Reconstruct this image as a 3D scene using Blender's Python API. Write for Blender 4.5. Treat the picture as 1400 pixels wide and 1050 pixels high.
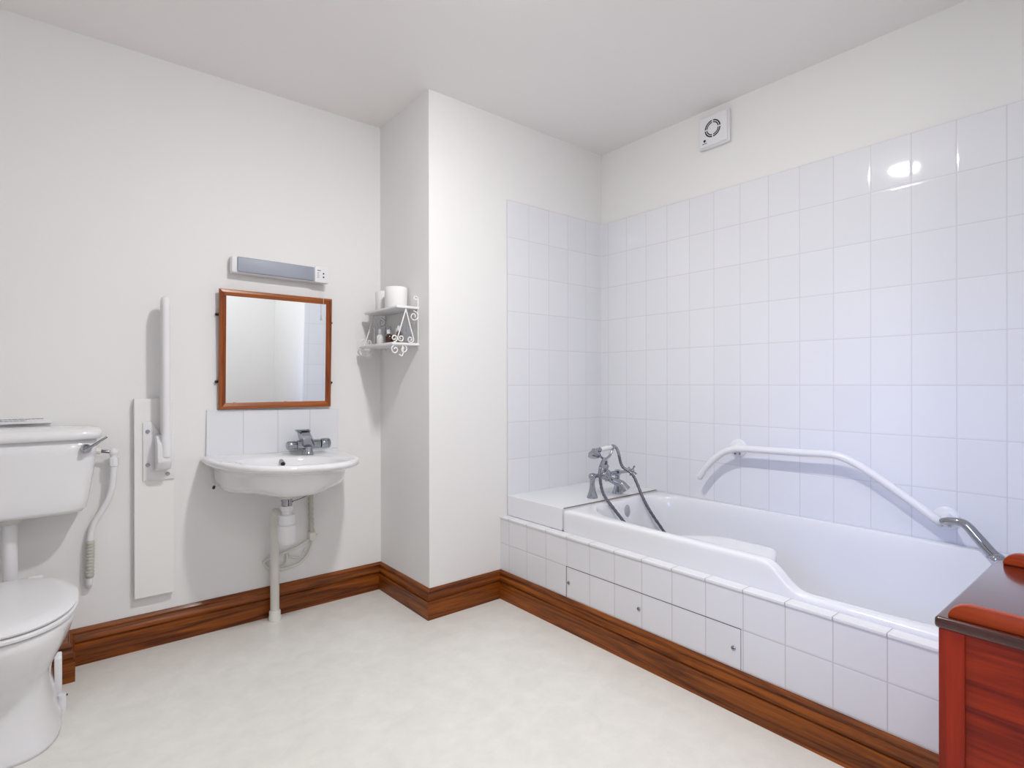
import bpy, bmesh, math, random
from mathutils import Vector, Matrix
random.seed(4)
PI = math.pi
S = bpy.context.scene
COL = S.collection
for o in list(bpy.data.objects): bpy.data.objects.remove(o)

# ---------------------------------------------------------------- camera
YAW, PITCH, ROLL, FPX, CAMH = 0.6828, -0.0005, 0.0015, 754.06, 1.1376
cd = bpy.data.cameras.new('camera'); cam = bpy.data.objects.new('camera', cd); COL.objects.link(cam)
cam.location = (0, 0, CAMH)
fw = Vector((math.sin(YAW)*math.cos(PITCH), math.cos(YAW)*math.cos(PITCH), math.sin(PITCH)))
right0 = Vector((math.cos(YAW), -math.sin(YAW), 0)); up0 = right0.cross(fw)
rt = right0*math.cos(ROLL) - up0*math.sin(ROLL); up = right0*math.sin(ROLL) + up0*math.cos(ROLL)
cam.matrix_world = Matrix(((rt.x, up.x, -fw.x, 0), (rt.y, up.y, -fw.y, 0), (rt.z, up.z, -fw.z, CAMH), (0, 0, 0, 1)))
cd.sensor_width = 36; cd.lens = 36*FPX/1400; cd.clip_start = .05
S.camera = cam

# ---------------------------------------------------------------- world, exposure
W = bpy.data.worlds.new('world'); S.world = W; W.use_nodes = True
bg = W.node_tree.nodes['Background']; bg.inputs[0].default_value = (.62, .75, 1, 1); bg.inputs[1].default_value = 1.5
S.view_settings.view_transform = 'Standard'; S.view_settings.look = 'None'
S.view_settings.gamma = 1; S.view_settings.use_curve_mapping = False
S.view_settings.exposure = 0.05
LAMP = 480.0          # strength of the ceiling lamp's diffuser
REARFILL = 60.0      # strength of the added fill lamp, behind the camera
WINDOW = 1.9        # watts of skylight through the window

# ---------------------------------------------------------------- room measures (metres)
A, B, CC, D, H = 2.853, 1.374, 2.326, 2.616, 2.566     # left wall Y, pillar X, pillar face Y, right wall X, ceiling
PX = 1.811                                             # bath panel face X
XL, YB, YF, XS = -1.35, -.75, .20, 1.811               # far-left wall, back wall, foot wall, cupboard side
TT = .008                                              # tile thickness
LZ = .537                                              # tiled ledge / bath rim height
SZ = .43                                               # sill height

# ---------------------------------------------------------------- materials
def lin(c):
    return tuple((v/255/12.92 if v/255 <= .04045 else ((v/255+.055)/1.055)**2.4) for v in c) + (1,)
def mat(name, rgb, rough=.5, metal=0, coat=0, bump=0, bscale=200, spec=.5, trans=0, ior=1.45, var=0, vscale=6):
    m = bpy.data.materials.new(name); m.use_nodes = True; nt = m.node_tree; b = nt.nodes['Principled BSDF']
    b.inputs['Base Color'].default_value = lin(rgb); b.inputs['Roughness'].default_value = rough
    b.inputs['Metallic'].default_value = metal; b.inputs['Coat Weight'].default_value = coat; b.inputs['Coat Roughness'].default_value = .08
    b.inputs['Specular IOR Level'].default_value = spec; b.inputs['Transmission Weight'].default_value = trans; b.inputs['IOR'].default_value = ior
    tc = nt.nodes.new('ShaderNodeTexCoord')
    n = nt.nodes.new('ShaderNodeTexNoise'); n.inputs['Scale'].default_value = vscale; n.inputs['Detail'].default_value = 5
    nt.links.new(tc.outputs['Object'], n.inputs['Vector'])
    mx = nt.nodes.new('ShaderNodeMix'); mx.data_type = 'RGBA'
    c = lin(rgb); k = 1-var
    mx.inputs[6].default_value = (c[0]*k, c[1]*k, c[2]*k, 1); mx.inputs[7].default_value = c
    nt.links.new(n.outputs['Fac'], mx.inputs[0]); nt.links.new(mx.outputs[2], b.inputs['Base Color'])
    if bump:
        n2 = nt.nodes.new('ShaderNodeTexNoise'); n2.inputs['Scale'].default_value = bscale; n2.inputs['Detail'].default_value = 3
        bp = nt.nodes.new('ShaderNodeBump'); bp.inputs['Strength'].default_value = bump; bp.inputs['Distance'].default_value = .002
        nt.links.new(tc.outputs['Object'], n2.inputs['Vector']); nt.links.new(n2.outputs['Fac'], bp.inputs['Height']); nt.links.new(bp.outputs[0], b.inputs['Normal'])
    return m
def emit(name, rgb, s):
    m = bpy.data.materials.new(name); m.use_nodes = True; b = m.node_tree.nodes['Principled BSDF']
    b.inputs['Base Color'].default_value = (0.8, .8, .8, 1); b.inputs['Emission Color'].default_value = lin(rgb); b.inputs['Emission Strength'].default_value = s
    return m
def tile_mat(name, ax, pu, ou, pv, ov, rgb=(233, 234, 240), grout=(212, 211, 217), gw=.0022, cushion=.35):
    """glazed tiles on a grid laid out in object space; ax = two axis letters"""
    m = bpy.data.materials.new(name); m.use_nodes = True; nt = m.node_tree; b = nt.nodes['Principled BSDF']; L = nt.links
    tc = nt.nodes.new('ShaderNodeTexCoord'); sp = nt.nodes.new('ShaderNodeSeparateXYZ'); L.new(tc.outputs['Object'], sp.inputs[0])
    def M(op, a, b_=None, c=None):
        n = nt.nodes.new('ShaderNodeMath'); n.operation = op
        for i, v in enumerate((a, b_, c)):
            if v is None: continue
            if isinstance(v, (int, float)): n.inputs[i].default_value = v
            else: L.new(v, n.inputs[i])
        return n.outputs[0]
    def edge(a, p, o):
        f = M('FRACT', M('ADD', M('DIVIDE', M('SUBTRACT', sp.outputs[a], o), p), 100.0))
        return M('MULTIPLY', M('MINIMUM', f, M('SUBTRACT', 1.0, f)), p)      # metres to nearest joint
    def cell(a, p, o): return M('FLOOR', M('ADD', M('DIVIDE', M('SUBTRACT', sp.outputs[a], o), p), 100.0))
    eu, ev = edge(ax[0], pu, ou), edge(ax[1], pv, ov)
    e = M('MINIMUM', eu, ev)
    g = nt.nodes.new('ShaderNodeMapRange'); g.interpolation_type = 'SMOOTHSTEP'
    g.inputs[1].default_value = gw*.5; g.inputs[2].default_value = gw*1.1; L.new(e, g.inputs[0])
    tone = nt.nodes.new('ShaderNodeTexWhiteNoise'); tone.noise_dimensions = '2D'
    cb = nt.nodes.new('ShaderNodeCombineXYZ'); L.new(cell(ax[0], pu, ou), cb.inputs[0]); L.new(cell(ax[1], pv, ov), cb.inputs[1]); L.new(cb.outputs[0], tone.inputs['Vector'])
    tm = nt.nodes.new('ShaderNodeMix'); tm.data_type = 'RGBA'; L.new(tone.outputs[0], tm.inputs[0]); c = lin(rgb)
    tm.inputs[6].default_value = (c[0]*.975, c[1]*.975, c[2]*.975, 1); tm.inputs[7].default_value = c
    mx = nt.nodes.new('ShaderNodeMix'); mx.data_type = 'RGBA'; L.new(g.outputs[0], mx.inputs[0])
    mx.inputs[6].default_value = lin(grout); L.new(tm.outputs[2], mx.inputs[7]); L.new(mx.outputs[2], b.inputs['Base Color'])
    r = nt.nodes.new('ShaderNodeMapRange'); L.new(g.outputs[0], r.inputs[0]); r.inputs[3].default_value = .6; r.inputs[4].default_value = .04; L.new(r.outputs[0], b.inputs['Roughness'])
    cu = nt.nodes.new('ShaderNodeMapRange'); cu.interpolation_type = 'SMOOTHSTEP'; cu.inputs[1].default_value = gw*.4; cu.inputs[2].default_value = .008; L.new(e, cu.inputs[0])
    wv = nt.nodes.new('ShaderNodeTexNoise'); wv.inputs['Scale'].default_value = 7; wv.inputs['Detail'].default_value = 1; L.new(tc.outputs['Object'], wv.inputs['Vector'])
    hh = M('ADD', M('MULTIPLY', cu.outputs[0], .0010), M('MULTIPLY', wv.outputs['Fac'], .0003))
    bp = nt.nodes.new('ShaderNodeBump'); bp.inputs['Strength'].default_value = cushion; bp.inputs['Distance'].default_value = 1.0
    L.new(hh, bp.inputs['Height']); L.new(bp.outputs[0], b.inputs['Normal'])
    return m
def wood(name, dark, light, axis, scale=1, rough=.28, coat=.5, ring=1.0, contrast=(.35, .68)):
    m = bpy.data.materials.new(name); m.use_nodes = True; nt = m.node_tree; b = nt.nodes['Principled BSDF']; L = nt.links
    tc = nt.nodes.new('ShaderNodeTexCoord'); mp = nt.nodes.new('ShaderNodeMapping')
    sc = [22*scale]*3; sc['XYZ'.index(axis)] = 1.3*scale; mp.inputs['Scale'].default_value = sc
    L.new(tc.outputs['Object'], mp.inputs['Vector'])
    n = nt.nodes.new('ShaderNodeTexNoise'); n.inputs['Scale'].default_value = 1.6; n.inputs['Detail'].default_value = 9; n.inputs['Roughness'].default_value = .62; n.inputs['Distortion'].default_value = .9*ring
    L.new(mp.outputs[0], n.inputs['Vector'])
    mp2 = nt.nodes.new('ShaderNodeMapping'); sc2 = [160*scale]*3; sc2['XYZ'.index(axis)] = 5*scale; mp2.inputs['Scale'].default_value = sc2; L.new(tc.outputs['Object'], mp2.inputs['Vector'])
    n2 = nt.nodes.new('ShaderNodeTexNoise'); n2.inputs['Scale'].default_value = 1; n2.inputs['Detail'].default_value = 4; L.new(mp2.outputs[0], n2.inputs['Vector'])
    ad = nt.nodes.new('ShaderNodeMath'); ad.operation = 'MULTIPLY_ADD'; L.new(n2.outputs['Fac'], ad.inputs[0]); ad.inputs[1].default_value = .35; L.new(n.outputs['Fac'], ad.inputs[2])
    sb = nt.nodes.new('ShaderNodeMath'); sb.operation = 'SUBTRACT'; L.new(ad.outputs[0], sb.inputs[0]); sb.inputs[1].default_value = .175
    cr = nt.nodes.new('ShaderNodeValToRGB'); cr.color_ramp.elements[0].position = contrast[0]; cr.color_ramp.elements[1].position = contrast[1]
    cr.color_ramp.elements[0].color = lin(dark); cr.color_ramp.elements[1].color = lin(light)
    L.new(sb.outputs[0], cr.inputs[0]); L.new(cr.outputs[0], b.inputs['Base Color'])
    b.inputs['Specular IOR Level'].default_value = .3
    b.inputs['Roughness'].default_value = rough; b.inputs['Coat Weight'].default_value = coat; b.inputs['Coat Roughness'].default_value = .12
    bp = nt.nodes.new('ShaderNodeBump'); bp.inputs['Strength'].default_value = .12; bp.inputs['Distance'].default_value = .002; L.new(sb.outputs[0], bp.inputs['Height']); L.new(bp.outputs[0], b.inputs['Normal'])
    return m
WALLC = (239, 238, 238)
M_wall = mat('emulsion_wall', WALLC, .62, bump=.08, bscale=90, spec=.3, var=.015, vscale=2)
M_ceil = mat('emulsion_ceiling', (250, 247, 246), .8, spec=.2, var=.01)
M_board = mat('painted_board', (240, 239, 238), .55)
def floor_mat():
    m = mat('vinyl_floor', (220, 216, 210), .3, spec=.45); nt = m.node_tree; b = nt.nodes['Principled BSDF']; L = nt.links
    tc = nt.nodes.new('ShaderNodeTexCoord')
    n1 = nt.nodes.new('ShaderNodeTexNoise'); n1.inputs['Scale'].default_value = 11; n1.inputs['Detail'].default_value = 9; n1.inputs['Roughness'].default_value = .65; n1.inputs['Distortion'].default_value = .35
    L.new(tc.outputs['Object'], n1.inputs['Vector'])
    cr = nt.nodes.new('ShaderNodeValToRGB'); cr.color_ramp.elements[0].position = .3; cr.color_ramp.elements[1].position = .68
    cr.color_ramp.elements[0].color = lin((226, 224, 219)); cr.color_ramp.elements[1].color = lin((236, 234, 229))
    L.new(n1.outputs['Fac'], cr.inputs[0]); L.new(cr.outputs[0], b.inputs['Base Color'])
    rr = nt.nodes.new('ShaderNodeMapRange'); rr.inputs[3].default_value = .15; rr.inputs[4].default_value = .24; L.new(n1.outputs['Fac'], rr.inputs[0]); L.new(rr.outputs[0], b.inputs['Roughness'])
    n2 = nt.nodes.new('ShaderNodeTexNoise'); n2.inputs['Scale'].default_value = 60; L.new(tc.outputs['Object'], n2.inputs['Vector'])
    bp = nt.nodes.new('ShaderNodeBump'); bp.inputs['Strength'].default_value = .05; bp.inputs['Distance'].default_value = .002; L.new(n2.outputs['Fac'], bp.inputs['Height']); L.new(bp.outputs[0], b.inputs['Normal'])
    return m
M_floor = floor_mat()
M_tile_r = tile_mat('tiles_right', 'YZ', .1426, CC-.0607, .2, 2.129)
M_tile_b = tile_mat('tiles_back', 'XZ', .1525, 1.8547, .2, 2.129)
M_tile_p = tile_mat('tiles_panel', 'YZ', .1426, .542, .1395, .2895, rgb=(229, 229, 234), grout=(200, 198, 200))
M_tile_s = tile_mat('tiles_sill', 'YX', .1426, .542, .3, 1.7, rgb=(232, 232, 236), grout=(170, 168, 166))
M_tile_w = tile_mat('tiles_splash', 'XZ', .1575, .507, .3, .80, rgb=(232, 234, 240), grout=(204, 204, 210))
M_ledge = mat('ledge_glaze', (234, 235, 240), .12, spec=.5, var=.01)
M_ceramic = mat('white_ceramic', (236, 236, 239), .1, coat=.4)
M_acrylic = mat('white_acrylic', (233, 234, 239), .16, coat=.3)
M_plastic = mat('white_plastic', (235, 235, 238), .28)
M_greyw = mat('offwhite_pipe', (226, 224, 218), .35)
M_chrome = mat('chrome', (168, 171, 178), .06, metal=1)
M_hose = mat('hose_steel', (120, 120, 128), .22, metal=1)
M_dark = mat('dark_slot', (18, 18, 20), .5)
M_darkbrass = mat('dark_bronze', (62, 52, 44), .35, metal=.8)
M_seal = mat('brown_sealant', (140, 124, 112), .7)
M_grey = mat('diffuser_grey', (168, 174, 188), .42, coat=.0, var=.25, vscale=5)
M_text = mat('printed_text', (70, 70, 78), .6)
M_paper = mat('laminated_card', (238, 238, 240), .3)
M_tissue = mat('toilet_tissue', (240, 240, 240), .9, bump=.3, bscale=60)
M_glass = mat('clear_glass', (250, 252, 255), .03, trans=1, ior=1.45)
M_brown = mat('brown_liquid', (60, 28, 18), .1, coat=.5)
M_amber = mat('amber_liquid', (196, 126, 40), .1, trans=.5)
M_lbl = mat('bottle_cream', (222, 222, 220), .35)
M_iron = mat('white_wrought_iron', (236, 236, 238), .35)
M_lag = mat('flexible_hose', (200, 200, 190), .5, var=.25, vscale=80)
M_mirror = mat('mirror_silver', (246, 250, 252), .01, metal=1)
SK = dict(dark=(80, 34, 5), light=(158, 84, 20), rough=.42, coat=.08)
M_skx = wood('skirting_stain_x', axis='X', **SK); M_sky = wood('skirting_stain_y', axis='Y', **SK)
M_frx = wood('frame_stain_x', (128, 62, 12), (180, 98, 30), 'X'); M_frz = wood('frame_stain_z', (112, 50, 8), (160, 80, 20), 'Z')
M_mah = wood('mahogany_z', (104, 16, 3), (168, 44, 12), 'Z', .8, rough=.4, coat=.0, contrast=(.3, .75)); M_mahy = wood('mahogany_y', (124, 34, 4), (184, 74, 18), 'Y', .7, rough=.35, coat=.0, contrast=(.3, .75))
M_mahb = wood('mahogany_panel', (104, 16, 3), (168, 50, 14), 'Y', .8, rough=.4, coat=0)
M_maht = wood('mahogany_top', (58, 18, 14), (84, 30, 22), 'Y', .8, rough=.2, coat=1)
M_ovf = mat('overflow_grey', (176, 178, 186), .3)
M_lamp = emit('lamp_diffuser', (253, 252, 250), LAMP)
M_rearfill = emit('rear_fill_diffuser', (253, 252, 250), REARFILL)

# ---------------------------------------------------------------- helpers
def obj(name, bm, m, parent=None, smooth=None, kind=None):
    me = bpy.data.meshes.new(name)
    bmesh.ops.recalc_face_normals(bm, faces=bm.faces)
    bm.to_mesh(me); bm.free(); me.materials.append(m)
    o = bpy.data.objects.new(name, me); COL.objects.link(o)
    if smooth is not None:
        for p in me.polygons: p.use_smooth = True
        if smooth < 180:
            me.set_sharp_from_angle(angle=math.radians(smooth))
    if parent:
        o.parent = parent
        o.matrix_parent_inverse = root_mat(parent).inverted()
    if kind: o['kind'] = kind
    return o
def root_mat(p):
    m = p.matrix_basis.copy()
    if p.parent: m = root_mat(p.parent) @ p.matrix_parent_inverse @ m
    return m
def struct(name, bm, m, smooth=None): return obj(name, bm, m, None, smooth, 'structure')
def thing(name, loc, label, cat, group=None, rz=0):
    o = bpy.data.objects.new(name, None); COL.objects.link(o); o.location = loc; o.rotation_euler = (0, 0, rz); o.empty_display_size = .05
    tag(o, label, cat, group); return o
def tag(o, label, cat, group=None):
    o['label'] = label; o['category'] = cat
    if group: o['group'] = group
    return o
def NB(): return bmesh.new()
def add(bm, src):
    me = bpy.data.meshes.new('t'); src.to_mesh(me); src.free(); bm.from_mesh(me); bpy.data.meshes.remove(me); return bm
def box(bm, x0, x1, y0, y1, z0, z1, bev=0, seg=2, rot=None):
    b = bmesh.new(); r = bmesh.ops.create_cube(b, size=1)
    for v in b.verts: v.co = Vector(((x0+x1)/2 + v.co.x*(x1-x0), (y0+y1)/2 + v.co.y*(y1-y0), (z0+z1)/2 + v.co.z*(z1-z0)))
    if bev: bmesh.ops.bevel(b, geom=b.edges[:], offset=bev, segments=seg, profile=.5, affect='EDGES')
    if rot: bmesh.ops.transform(b, matrix=rot, verts=b.verts)
    return add(bm, b)
def frame(d):
    d = Vector(d).normalized(); a = Vector((0, 0, 1)) if abs(d.z) < .9 else Vector((1, 0, 0))
    u = d.cross(a).normalized(); return u, d.cross(u).normalized()
def cyl(bm, p0, p1, r0, r1=None, seg=24, prof=None):
    """turned shape from p0 to p1; prof = [(t, r)...]"""
    p0, p1 = Vector(p0), Vector(p1); d = p1-p0; u, w = frame(d); r1 = r0 if r1 is None else r1
    prof = prof or [(0, r0), (1, r1)]; b = bmesh.new(); rings = []
    for t, r in prof:
        c = p0 + d*t; rings.append([b.verts.new(c + (u*math.cos(2*PI*k/seg) + w*math.sin(2*PI*k/seg))*max(r, 1e-5)) for k in range(seg)])
    for a, c in zip(rings, rings[1:]):
        for k in range(seg): b.faces.new((a[k], a[(k+1) % seg], c[(k+1) % seg], c[k]))
    b.faces.new(rings[0][::-1]); b.faces.new(rings[-1])
    return add(bm, b)
def catmull(pts, n=8):
    P = [Vector(p) for p in pts]; P = [P[0]*2-P[1]] + P + [P[-1]*2-P[-2]]; out = []
    for i in range(1, len(P)-2):
        for k in range(n):
            t = k/n; a, b, c, d = P[i-1:i+3]
            out.append(.5*((2*b) + (c-a)*t + (2*a-5*b+4*c-d)*t*t + (3*b-a-3*c+d)*t**3))
    out.append(P[-2]); return out
def tube(bm, pts, r, seg=14, smooth=6, round_end=True, flat=1.0):
    P = catmull(pts, smooth) if smooth else [Vector(p) for p in pts]
    rr = r if callable(r) else (lambda t: r)
    b = bmesh.new(); rings = []; n = len(P); u = None
    for i, p in enumerate(P):
        d = (P[min(i+1, n-1)] - P[max(i-1, 0)]).normalized()
        if u is None: u, w = frame(d)
        else: u = (u - d*u.dot(d)).normalized(); w = d.cross(u).normalized()
        R = rr(i/(n-1))
        rings.append([b.verts.new(p + (u*math.cos(2*PI*k/seg)*flat + w*math.sin(2*PI*k/seg))*R) for k in range(seg)])
    for a, c in zip(rings, rings[1:]):
        for k in range(seg): b.faces.new((a[k], a[(k+1) % seg], c[(k+1) % seg], c[k]))
    def cap(ring, c, d, R):
        if round_end:
            prev = ring
            for q in (35, 65):
                s, h = math.cos(math.radians(q)), math.sin(math.radians(q))*R
                nr = [b.verts.new(c + (v.co-c)*s + d*h) for v in ring]
                for k in range(seg): b.faces.new((prev[k], prev[(k+1) % seg], nr[(k+1) % seg], nr[k]))
                prev = nr
            b.faces.new(prev)
        else: b.faces.new(ring)
    cap(rings[-1], P[-1], (P[-1]-P[-2]).normalized(), rr(1)); cap(rings[0], P[0], (P[0]-P[1]).normalized(), rr(0))
    return add(bm, b)
def ball(bm, c, r, s=(1, 1, 1), seg=20):
    b = bmesh.new(); bmesh.ops.create_uvsphere(b, u_segments=seg, v_segments=seg//2, radius=r)
    for v in b.verts: v.co = Vector((v.co.x*s[0], v.co.y*s[1], v.co.z*s[2])) + Vector(c)
    return add(bm, b)
def prism(bm, pts, d, bev=0):
    """extrude the closed 3D outline pts along d"""
    b = bmesh.new(); d = Vector(d); lo = [b.verts.new(p) for p in pts]; hi = [b.verts.new(Vector(p)+d) for p in pts]; n = len(pts)
    b.faces.new(lo[::-1]); b.faces.new(hi)
    for k in range(n): b.faces.new((lo[k], lo[(k+1) % n], hi[(k+1) % n], hi[k]))
    if bev:
        bmesh.ops.recalc_face_normals(b, faces=b.faces)
        es = [e for e in b.edges if len(e.link_faces) == 2 and e.calc_face_angle(0) > .6]
        bmesh.ops.bevel(b, geom=es, offset=bev, segments=2, profile=.5, affect='EDGES')
    return add(bm, b)
def loft(bm, rings, cap0=True, cap1=True, close=True):
    b = bmesh.new(); V = [[b.verts.new(p) for p in r] for r in rings]; n = len(V[0])
    for a, c in zip(V, V[1:]):
        for k in range(n if close else n-1): b.faces.new((a[k], a[(k+1) % n], c[(k+1) % n], c[k]))
    if cap0: b.faces.new(V[0][::-1])
    if cap1: b.faces.new(V[-1])
    return add(bm, b)
def subsurf(o, n=2):
    m = o.modifiers.new('s', 'SUBSURF'); m.levels = n; m.render_levels = n; return o
def quad_wall(x0, x1, y0, y1, z0=0, z1=H): b = NB(); return box(b, x0, x1, y0, y1, z0, z1)

# ================================================================ SETTING
T = .12
struct('floor', quad_wall(XL-T, D+T, YB-T, A+T, -.1, 0), M_floor)
struct('ceiling', quad_wall(XL-T, D+T, YB-T, A+T, H, H+.1), M_ceil)
struct('wall_left', quad_wall(XL-T, B, A, A+T), M_wall)
bm = quad_wall(B, D+T, CC, A+T); struct('wall_pillar', bm, M_wall)
struct('wall_right', quad_wall(D, D+T, YB-T, CC), M_wall)
struct('wall_rear', quad_wall(XL-T, XS, YB-T, YB), M_wall)
struct('wall_cupboard', quad_wall(XS, D, YB-T, YF), M_wall)
# far-left wall with the window opening (out of frame, it gives the cool daylight)
WY0, WY1, WZ0, WZ1 = -.35, .30, .95, 2.05
bm = quad_wall(XL-T, XL, YB, WY0); box(bm, XL-T, XL, WY1, A, 0, H); box(bm, XL-T, XL, WY0, WY1, 0, WZ0); box(bm, XL-T, XL, WY0, WY1, WZ1, H)
struct('wall_window_side', bm, M_wall)
bm = NB()
for a0, a1, c0, c1 in ((WY0, WY1, WZ0, WZ0+.05), (WY0, WY1, WZ1-.05, WZ1), (WY0, WY0+.05, WZ0+.05, WZ1-.05), (WY1-.05, WY1, WZ0+.05, WZ1-.05), (-.045, -.005, WZ0+.05, WZ1-.05)):
    box(bm, XL-.09, XL-.04, a0, a1, c0, c1, .004)
w = struct('window_1', bm, M_plastic)
bm = NB(); box(bm, XL-.07, XL-.064, WY0+.04, WY1-.04, WZ0+.04, WZ1-.04); obj('pane', bm, M_glass, w)
ld = bpy.data.lights.new('daylight', 'AREA'); ld.shape = 'RECTANGLE'; ld.size = WY1-WY0-.1; ld.size_y = WZ1-WZ0-.1; ld.energy = WINDOW; ld.color = (.40, .52, 1); ld.spread = math.radians(30)
lo = bpy.data.objects.new('daylight', ld); COL.objects.link(lo); lo.location = (XL-.03, (WY0+WY1)/2, (WZ0+WZ1)/2); lo.rotation_euler = (PI/2-.22, 0, -PI/2+.20)

# tiles (slabs with real thickness; their grid is in the material)
TZ = 2.129
bm = NB(); box(bm, D-TT, D, YF, CC-TT, SZ-.2, TZ, .0015, 1); struct('trim_1', bm, M_tile_r)
bm = NB(); box(bm, 1.8547, D-TT, CC-TT, CC, SZ-.2, TZ, .0015, 1); struct('trim_2', bm, M_tile_b)
bm = NB(); box(bm, XS, D-TT, YF, YF+TT, SZ-.2, TZ, .0015, 1); struct('trim_3', bm, M_tile_b)
bm = NB(); tube(bm, [(D-TT-.001, CC-TT-.001, LZ), (D-TT-.001, CC-TT-.001, TZ)], .004, 8, 0); struct('trim_4', bm, M_ledge)
sp = NB(); box(sp, .507, 1.127, A-TT, A, .785, 1.005+.008, .002, 1, Matrix.Translation((.817, 0, .9)) @ Matrix.Rotation(math.radians(1.3), 4, 'Y') @ Matrix.Translation((-.817, 0, -.9)))
tag(obj('splashback', sp, M_tile_w), 'white four-tile splashback on the wall behind the basin, under the mirror', 'splashback')
# a caulk line down the tile edge by the pillar face
# skirting: profile (distance from wall, height)
SKP = [(0, 0), (.019, 0), (.020, .086), (.0125, .089), (.0125, .093), (.0190, .097), (.0185, .104), (.0150, .113), (.0095, .120), (.0080, .126), (.0120, .129), (.0125, .135), (.0080, .141), (.004, .1465), (0, .147)]
def skirt(name, p0, p1, n, m, e0=0, e1=0):
    """p0->p1 along the wall, n = into the room; e0/e1: mitre sign at each end (+1 outside corner lengthens, -1 inside corner shortens)"""
    p0, p1, n = Vector(p0), Vector(p1), Vector(n); d = (p1-p0).normalized(); b = NB()
    r0 = [p0 + n*o - d*o*e0 + Vector((0, 0, z)) for o, z in SKP]; r1 = [p1 + n*o + d*o*e1 + Vector((0, 0, z)) for o, z in SKP]
    loft(b, [r0, r1]); return struct(name, b, m, 25)
BXX, BXY = .034, 2.693+.02
skirt('baseboard_left', (BXX-.02, A, 0), (B, A, 0), (0, -1, 0), M_skx, -1, -1)
skirt('baseboard_pillar', (B, A, 0), (B, CC, 0), (-1, 0, 0), M_sky, -1, 1)
skirt('baseboard_back', (B, CC, 0), (PX, CC, 0), (0, -1, 0), M_skx, 1, -1)
skirt('baseboard_right', (PX, CC, 0), (PX, .10, 0), (-1, 0, 0), M_sky, -1, 0)
skirt('baseboard_boxing', (XL, BXY, 0), (BXX-.02, BXY, 0), (0, -1, 0), M_skx, 0, 1)
skirt('baseboard_boxing_return', (BXX-.02, BXY, 0), (BXX-.02, A, 0), (1, 0, 0), M_sky, 1, -1)
bm = NB(); box(bm, XL, BXX-.021, BXY+.001, A, 0, .147); struct('trim_5', bm, M_skx)

# ================================================================ ceiling lamp (above the frame; its glint is on the tiles) and added rear fill lamp
def ceiling_lamp(LX, LY, r, label, m):
    t = thing('ceiling_lamp', (LX, LY, H), label, 'lamp')
    bm = NB(); cyl(bm, (LX, LY, H-.018), (LX, LY, H), r+.008, seg=48); obj('base', bm, M_plastic, t, 30)
    bm = NB(); cyl(bm, (LX, LY, H-.018), (LX, LY, H-.040), r, seg=48, prof=[(0, r), (.35, r*.96), (.65, r*.80), (.88, r*.5), (1, 0)]); obj('opal_shade', bm, m, t, 180)
ceiling_lamp(.93, 1.185, .075, 'round opal ceiling lamp over the middle of the room, glinting in the tiles', M_lamp)
ceiling_lamp(.85, -.34, .125, 'wider opal fill lamp added on the ceiling near the rear wall of the room', M_rearfill)  # added unseen fill, brightens the rear of the room in the mirror

# ================================================================ BATH PANEL, SILL, LEDGE
t = thing('tiled_bath_panel', (PX, 1.2, 0), 'low white tiled panel boxing in the front of the bath above the wooden skirting', 'bath panel')  # tiled panel of the bath front, not a wall of the room
bm = NB(); box(bm, PX, PX+.012, YF, CC, .01, SZ-.001, .001, 1); obj('tile_face', bm, M_tile_p, t)
AY0, AY1 = .978, 1.829
bm = NB(); e = .0012
for a0, a1, c0, c1 in ((AY0, AY1, .2885, .2905), (AY1-e, AY1+e, .148, .2905), (AY0-e*.6, AY0+e*.6, .148, .289)): box(bm, PX-.0006, PX+.004, a0, a1, c0, c1)
obj('access_joint', bm, M_dark, t)
for y, z in ((1.814, .216), (1.413, .222), (1.005, .215)):
    bm = NB(); cyl(bm, (PX+.001, y, z), (PX-.004, y, z), .0085, seg=20, prof=[(0, .0085), (.5, .0085), (1, .005)]); s = obj('screw', bm, M_chrome, t, 40)
    bm = NB(); box(bm, PX-.0046, PX-.0038, y-.005, y+.005, z-.0012, z+.0012); obj('slot', bm, M_dark, s)
bm = NB(); box(bm, PX-.004, 1.858, YF, CC, SZ-.012, SZ, .003, 2); obj('sill', bm, M_tile_s, t)
t = thing('tiled_ledge', (2.2, 2.1, SZ), 'raised white ledge between the bath head and the wall, carrying the mixer', 'ledge')
bm = NB(); box(bm, 1.857, D-TT, 1.9065, CC-TT, SZ, LZ, .002, 2); obj('ledge_block', bm, M_ledge, t)
bm = NB(); box(bm, 1.87, 2.60, 1.9055, 1.9085, LZ-.004, LZ+.0008); obj('sealant_line', bm, M_seal, t)

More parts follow.
